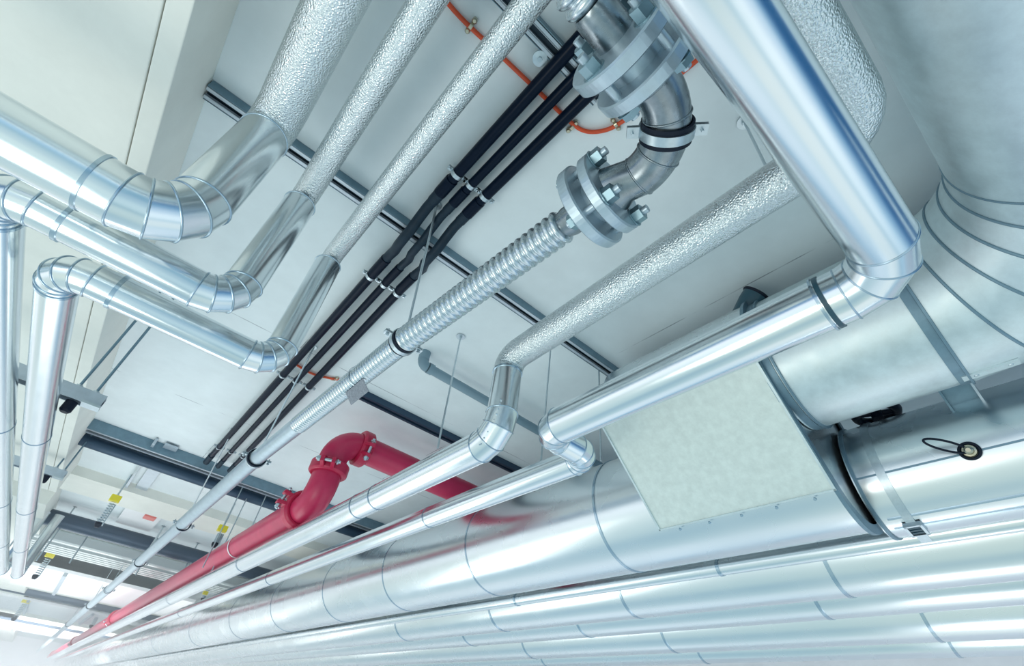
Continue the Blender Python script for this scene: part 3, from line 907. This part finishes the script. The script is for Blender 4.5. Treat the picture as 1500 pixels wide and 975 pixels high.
spring_hanger(169, 730, 1.62, .22, 'yellow-capped spring hanger above the far duct, nearest the cream beam')
spring_hanger(326, 774, 1.60, .12, 'yellow-capped hanger just above the red pipe')
spring_hanger(74, 812, 1.62, .26, 'yellow-capped hanger beside the end of the long silver pipe', 1.2)
spring_hanger(39, 879, 1.55, .3, 'yellow cap on the pale rail at lower left', 1.6)
spring_hanger(144, 899, 1.6, .2, 'orange-yellow cap between the steel pipe and the red pipe', 1.3)
spring_hanger(301, 868, 1.5, .05, 'yellow cap glimpsed between the two lower silver pipes', .8)
spring_hanger(50, 949, 1.6, .2, 'tiny yellow cap at the far lower left', 2)
p = at(219, 758, 1.84)
tag(MB().box(p, V(.07, 0, 0), V(0, .09, 0), V(0, 0, .012)).build('salmon_box', PINK, bevel=.005), 'small salmon-coloured box on the ceiling left of the steel pipe', 'box')
for i, (px, py, L, lab) in enumerate(((222, 655, .0, 'narrow strut running down the hall ceiling beside the first spring hanger'), (205, 758, 0, 'pale panel strip on the ceiling left of the salmon box'))):
    p = at(px, py, 1.86)
    if i == 0:
        tag(MB().box(p + V(0, 1.1, 0), V(.012, 0, 0), V(0, 1.3, 0), V(0, 0, .03)).box(p + V(.14, 1.1, .01), V(.06, 0, 0), V(0, 1.3, 0), V(0, 0, .01)).build('ceiling_rail', STRUTL), lab, 'rail')
    else:
        tag(MB().box(p + V(0, .1, 0), V(.22, 0, 0), V(0, .5, 0), V(0, 0, .01)).build('ceiling_strip', WHITE), lab, 'panel')
for (px, py, zb, lab) in ((60, 740, 1.1, 'far rod between the long silver pipes'), (110, 742, 1.2, 'far rod hanging before the second dark duct'),
                          (145, 760, 1.3, 'far rod crossing the ridged duct'), (240, 770, 1.25, 'far rod reaching the steel pipe'), (290, 795, 1.3, 'far rod left of the red pipe white band')):
    rod(px, py, zb, lab, r=.01)

# light haze hanging in the far half of the hall
hm = bpy.data.materials.new('haze'); hm.use_nodes = True; hn = hm.node_tree; hn.nodes.remove(hn.nodes['Principled BSDF'])
vs = hn.nodes.new('ShaderNodeVolumeScatter'); vs.inputs['Color'].default_value = (.96, .99, 1, 1); vs.inputs['Density'].default_value = .035
hn.links.new(vs.outputs[0], hn.nodes['Material Output'].inputs['Volume'])
hz = struct(MB().box(V(1.5, 22.7, .15), V(4.4, 0, 0), V(0, 17.2, 0), V(0, 0, 1.74)).build('haze', hm))

# ================================================================== WORLD, LIGHT, CAMERA
w = bpy.data.worlds.new('World'); S.world = w; w.use_nodes = True
nt = w.node_tree; bg = nt.nodes['Background']
tc = nt.nodes.new('ShaderNodeTexCoord'); sp = nt.nodes.new('ShaderNodeSeparateXYZ'); nt.links.new(tc.outputs['Generated'], sp.inputs[0])
# invented surroundings: bright and blue bands along the corridor, shaped to streak the metal (angle about y),
# gently varied across it (angle about x), and the bright far end
neg = nt.nodes.new('ShaderNodeMath'); neg.operation = 'MULTIPLY'; neg.inputs[1].default_value = -1; nt.links.new(sp.outputs['Z'], neg.inputs[0])


def band_ramp(axis, stops):
    a2 = nt.nodes.new('ShaderNodeMath'); a2.operation = 'ARCTAN2'
    nt.links.new(sp.outputs[axis], a2.inputs[0]); nt.links.new(neg.outputs[0], a2.inputs[1])
    mr = nt.nodes.new('ShaderNodeMapRange'); mr.inputs['From Min'].default_value = -PI; mr.inputs['From Max'].default_value = PI
    nt.links.new(a2.outputs[0], mr.inputs['Value'])
    rp = nt.nodes.new('ShaderNodeValToRGB'); cr = rp.color_ramp; cr.interpolation = 'EASE'
    stops = [((d + 180) / 360, c) for d, c in stops]
    cr.elements[0].position = stops[0][0]; cr.elements[0].color = (*stops[0][1], 1)
    cr.elements[1].position = stops[-1][0]; cr.elements[1].color = (*stops[-1][1], 1)
    for p_, c_ in stops[1:-1]:
        e = cr.elements.new(p_); e.color = (*c_, 1)
    nt.links.new(mr.outputs['Result'], rp.inputs['Fac'])
    return rp.outputs['Color']


DEEP = (.03, .14, .30)
ca = band_ramp('X', [(-180, (.10, .24, .42)), (-120, (.05, .18, .36)), (-104, DEEP), (-92, (.05, .20, .40)), (-83, (.88, .94, 1.0)), (-70, (.84, .92, .96)), (-57, (.58, .68, .67)),
                     (-24, (.50, .62, .63)), (-8, (.34, .48, .55)), (12, (.44, .57, .61)), (27, (.70, .78, .82)), (45, (.66, .76, .82)), (60, (.26, .44, .58)), (76, DEEP), (100, DEEP), (140, (.08, .22, .4)), (180, (.10, .24, .42))])
cb_ = band_ramp('Y', [(-180, (.8, .8, .8)), (-100, (.5, .6, .7)), (-80, (.42, .62, .78)), (-58, (.85, .92, 1)), (-42, (1.15, 1.15, 1.15)), (-30, (1.1, 1.12, 1.12)), (-20, (.68, .80, .86)), (-8, (1.0, 1.0, .97)), (12, (.98, .98, .94)), (24, (.80, .88, .92)), (40, (.92, .96, 1.0)), (75, (1, 1, 1)), (110, (1, 1, 1)), (180, (.8, .8, .8))])
mul = nt.nodes.new('ShaderNodeMix'); mul.data_type = 'RGBA'; mul.blend_type = 'MULTIPLY'; mul.inputs['Factor'].default_value = 1
nt.links.new(ca, mul.inputs['A']); nt.links.new(cb_, mul.inputs['B'])
m2 = nt.nodes.new('ShaderNodeMapRange'); m2.inputs['From Min'].default_value = .90; m2.inputs['From Max'].default_value = .985
nt.links.new(sp.outputs['Y'], m2.inputs['Value'])
mix = nt.nodes.new('ShaderNodeMix'); mix.data_type = 'RGBA'; mix.inputs['B'].default_value = (.80, .88, .92, 1)
nt.links.new(m2.outputs['Result'], mix.inputs['Factor']); nt.links.new(mul.outputs['Result'], mix.inputs['A'])
nt.links.new(mix.outputs['Result'], bg.inputs['Color'])
bg.inputs['Strength'].default_value = 1.0


def area(name, loc, target, size, power, col):
    l = bpy.data.lights.new(name, 'AREA'); l.energy = power; l.size = size; l.color = col
    o = bpy.data.objects.new(name, l); COL.objects.link(o); o.location = loc
    o.rotation_euler = (Vector(target) - Vector(loc)).to_track_quat('-Z', 'Y').to_euler()
    return o


area('added_fill_below', (.2, 6.0, -1.4), (.2, 6.5, 1.9), 3.0, 45, (1, 1, .98))  # added unseen light, lifts the ceiling in mid hall
area('added_fill_below', (-1.6, 1.2, -1.5), (-1.3, 1.6, 1.6), 1.6, 22, (1, .97, .90))  # added warm fill to brighten the cream beam, no fixture modelled
area('added_fill_far', (0, 13, -1.2), (.5, 14, 1.9), 4.0, 170, (1, 1, .99))  # added fill that whitens the distant ceiling
area('added_fill_far', (0, 26, -1.2), (.5, 28, 1.9), 5.0, 800, (1, 1, 1))  # stronger added fill so the hall end turns white

cam = bpy.data.cameras.new('Camera'); area('added_fill_wall', (4.4, .8, -1.4), (5.9, 1.0, 1.4), 1.0, 7, (1, .97, 1))  # the area light is an added fill to brighten the right wall
co = bpy.data.objects.new('Camera', cam); COL.objects.link(co)
R = Matrix(((M[0][0], -M[1][0], -M[2][0]), (M[0][1], -M[1][1], -M[2][1]), (M[0][2], -M[1][2], -M[2][2])))
co.matrix_world = R.to_4x4()
cam.sensor_fit = 'HORIZONTAL'; cam.sensor_width = 36; cam.lens = F / 1500 * 36; cam.clip_start = .02; cam.clip_end = 200
S.camera = co
S.view_settings.view_transform = 'Standard'; S.view_settings.look = 'None'; S.view_settings.gamma = 1; S.view_settings.use_curve_mapping = False
S.view_settings.exposure = .38
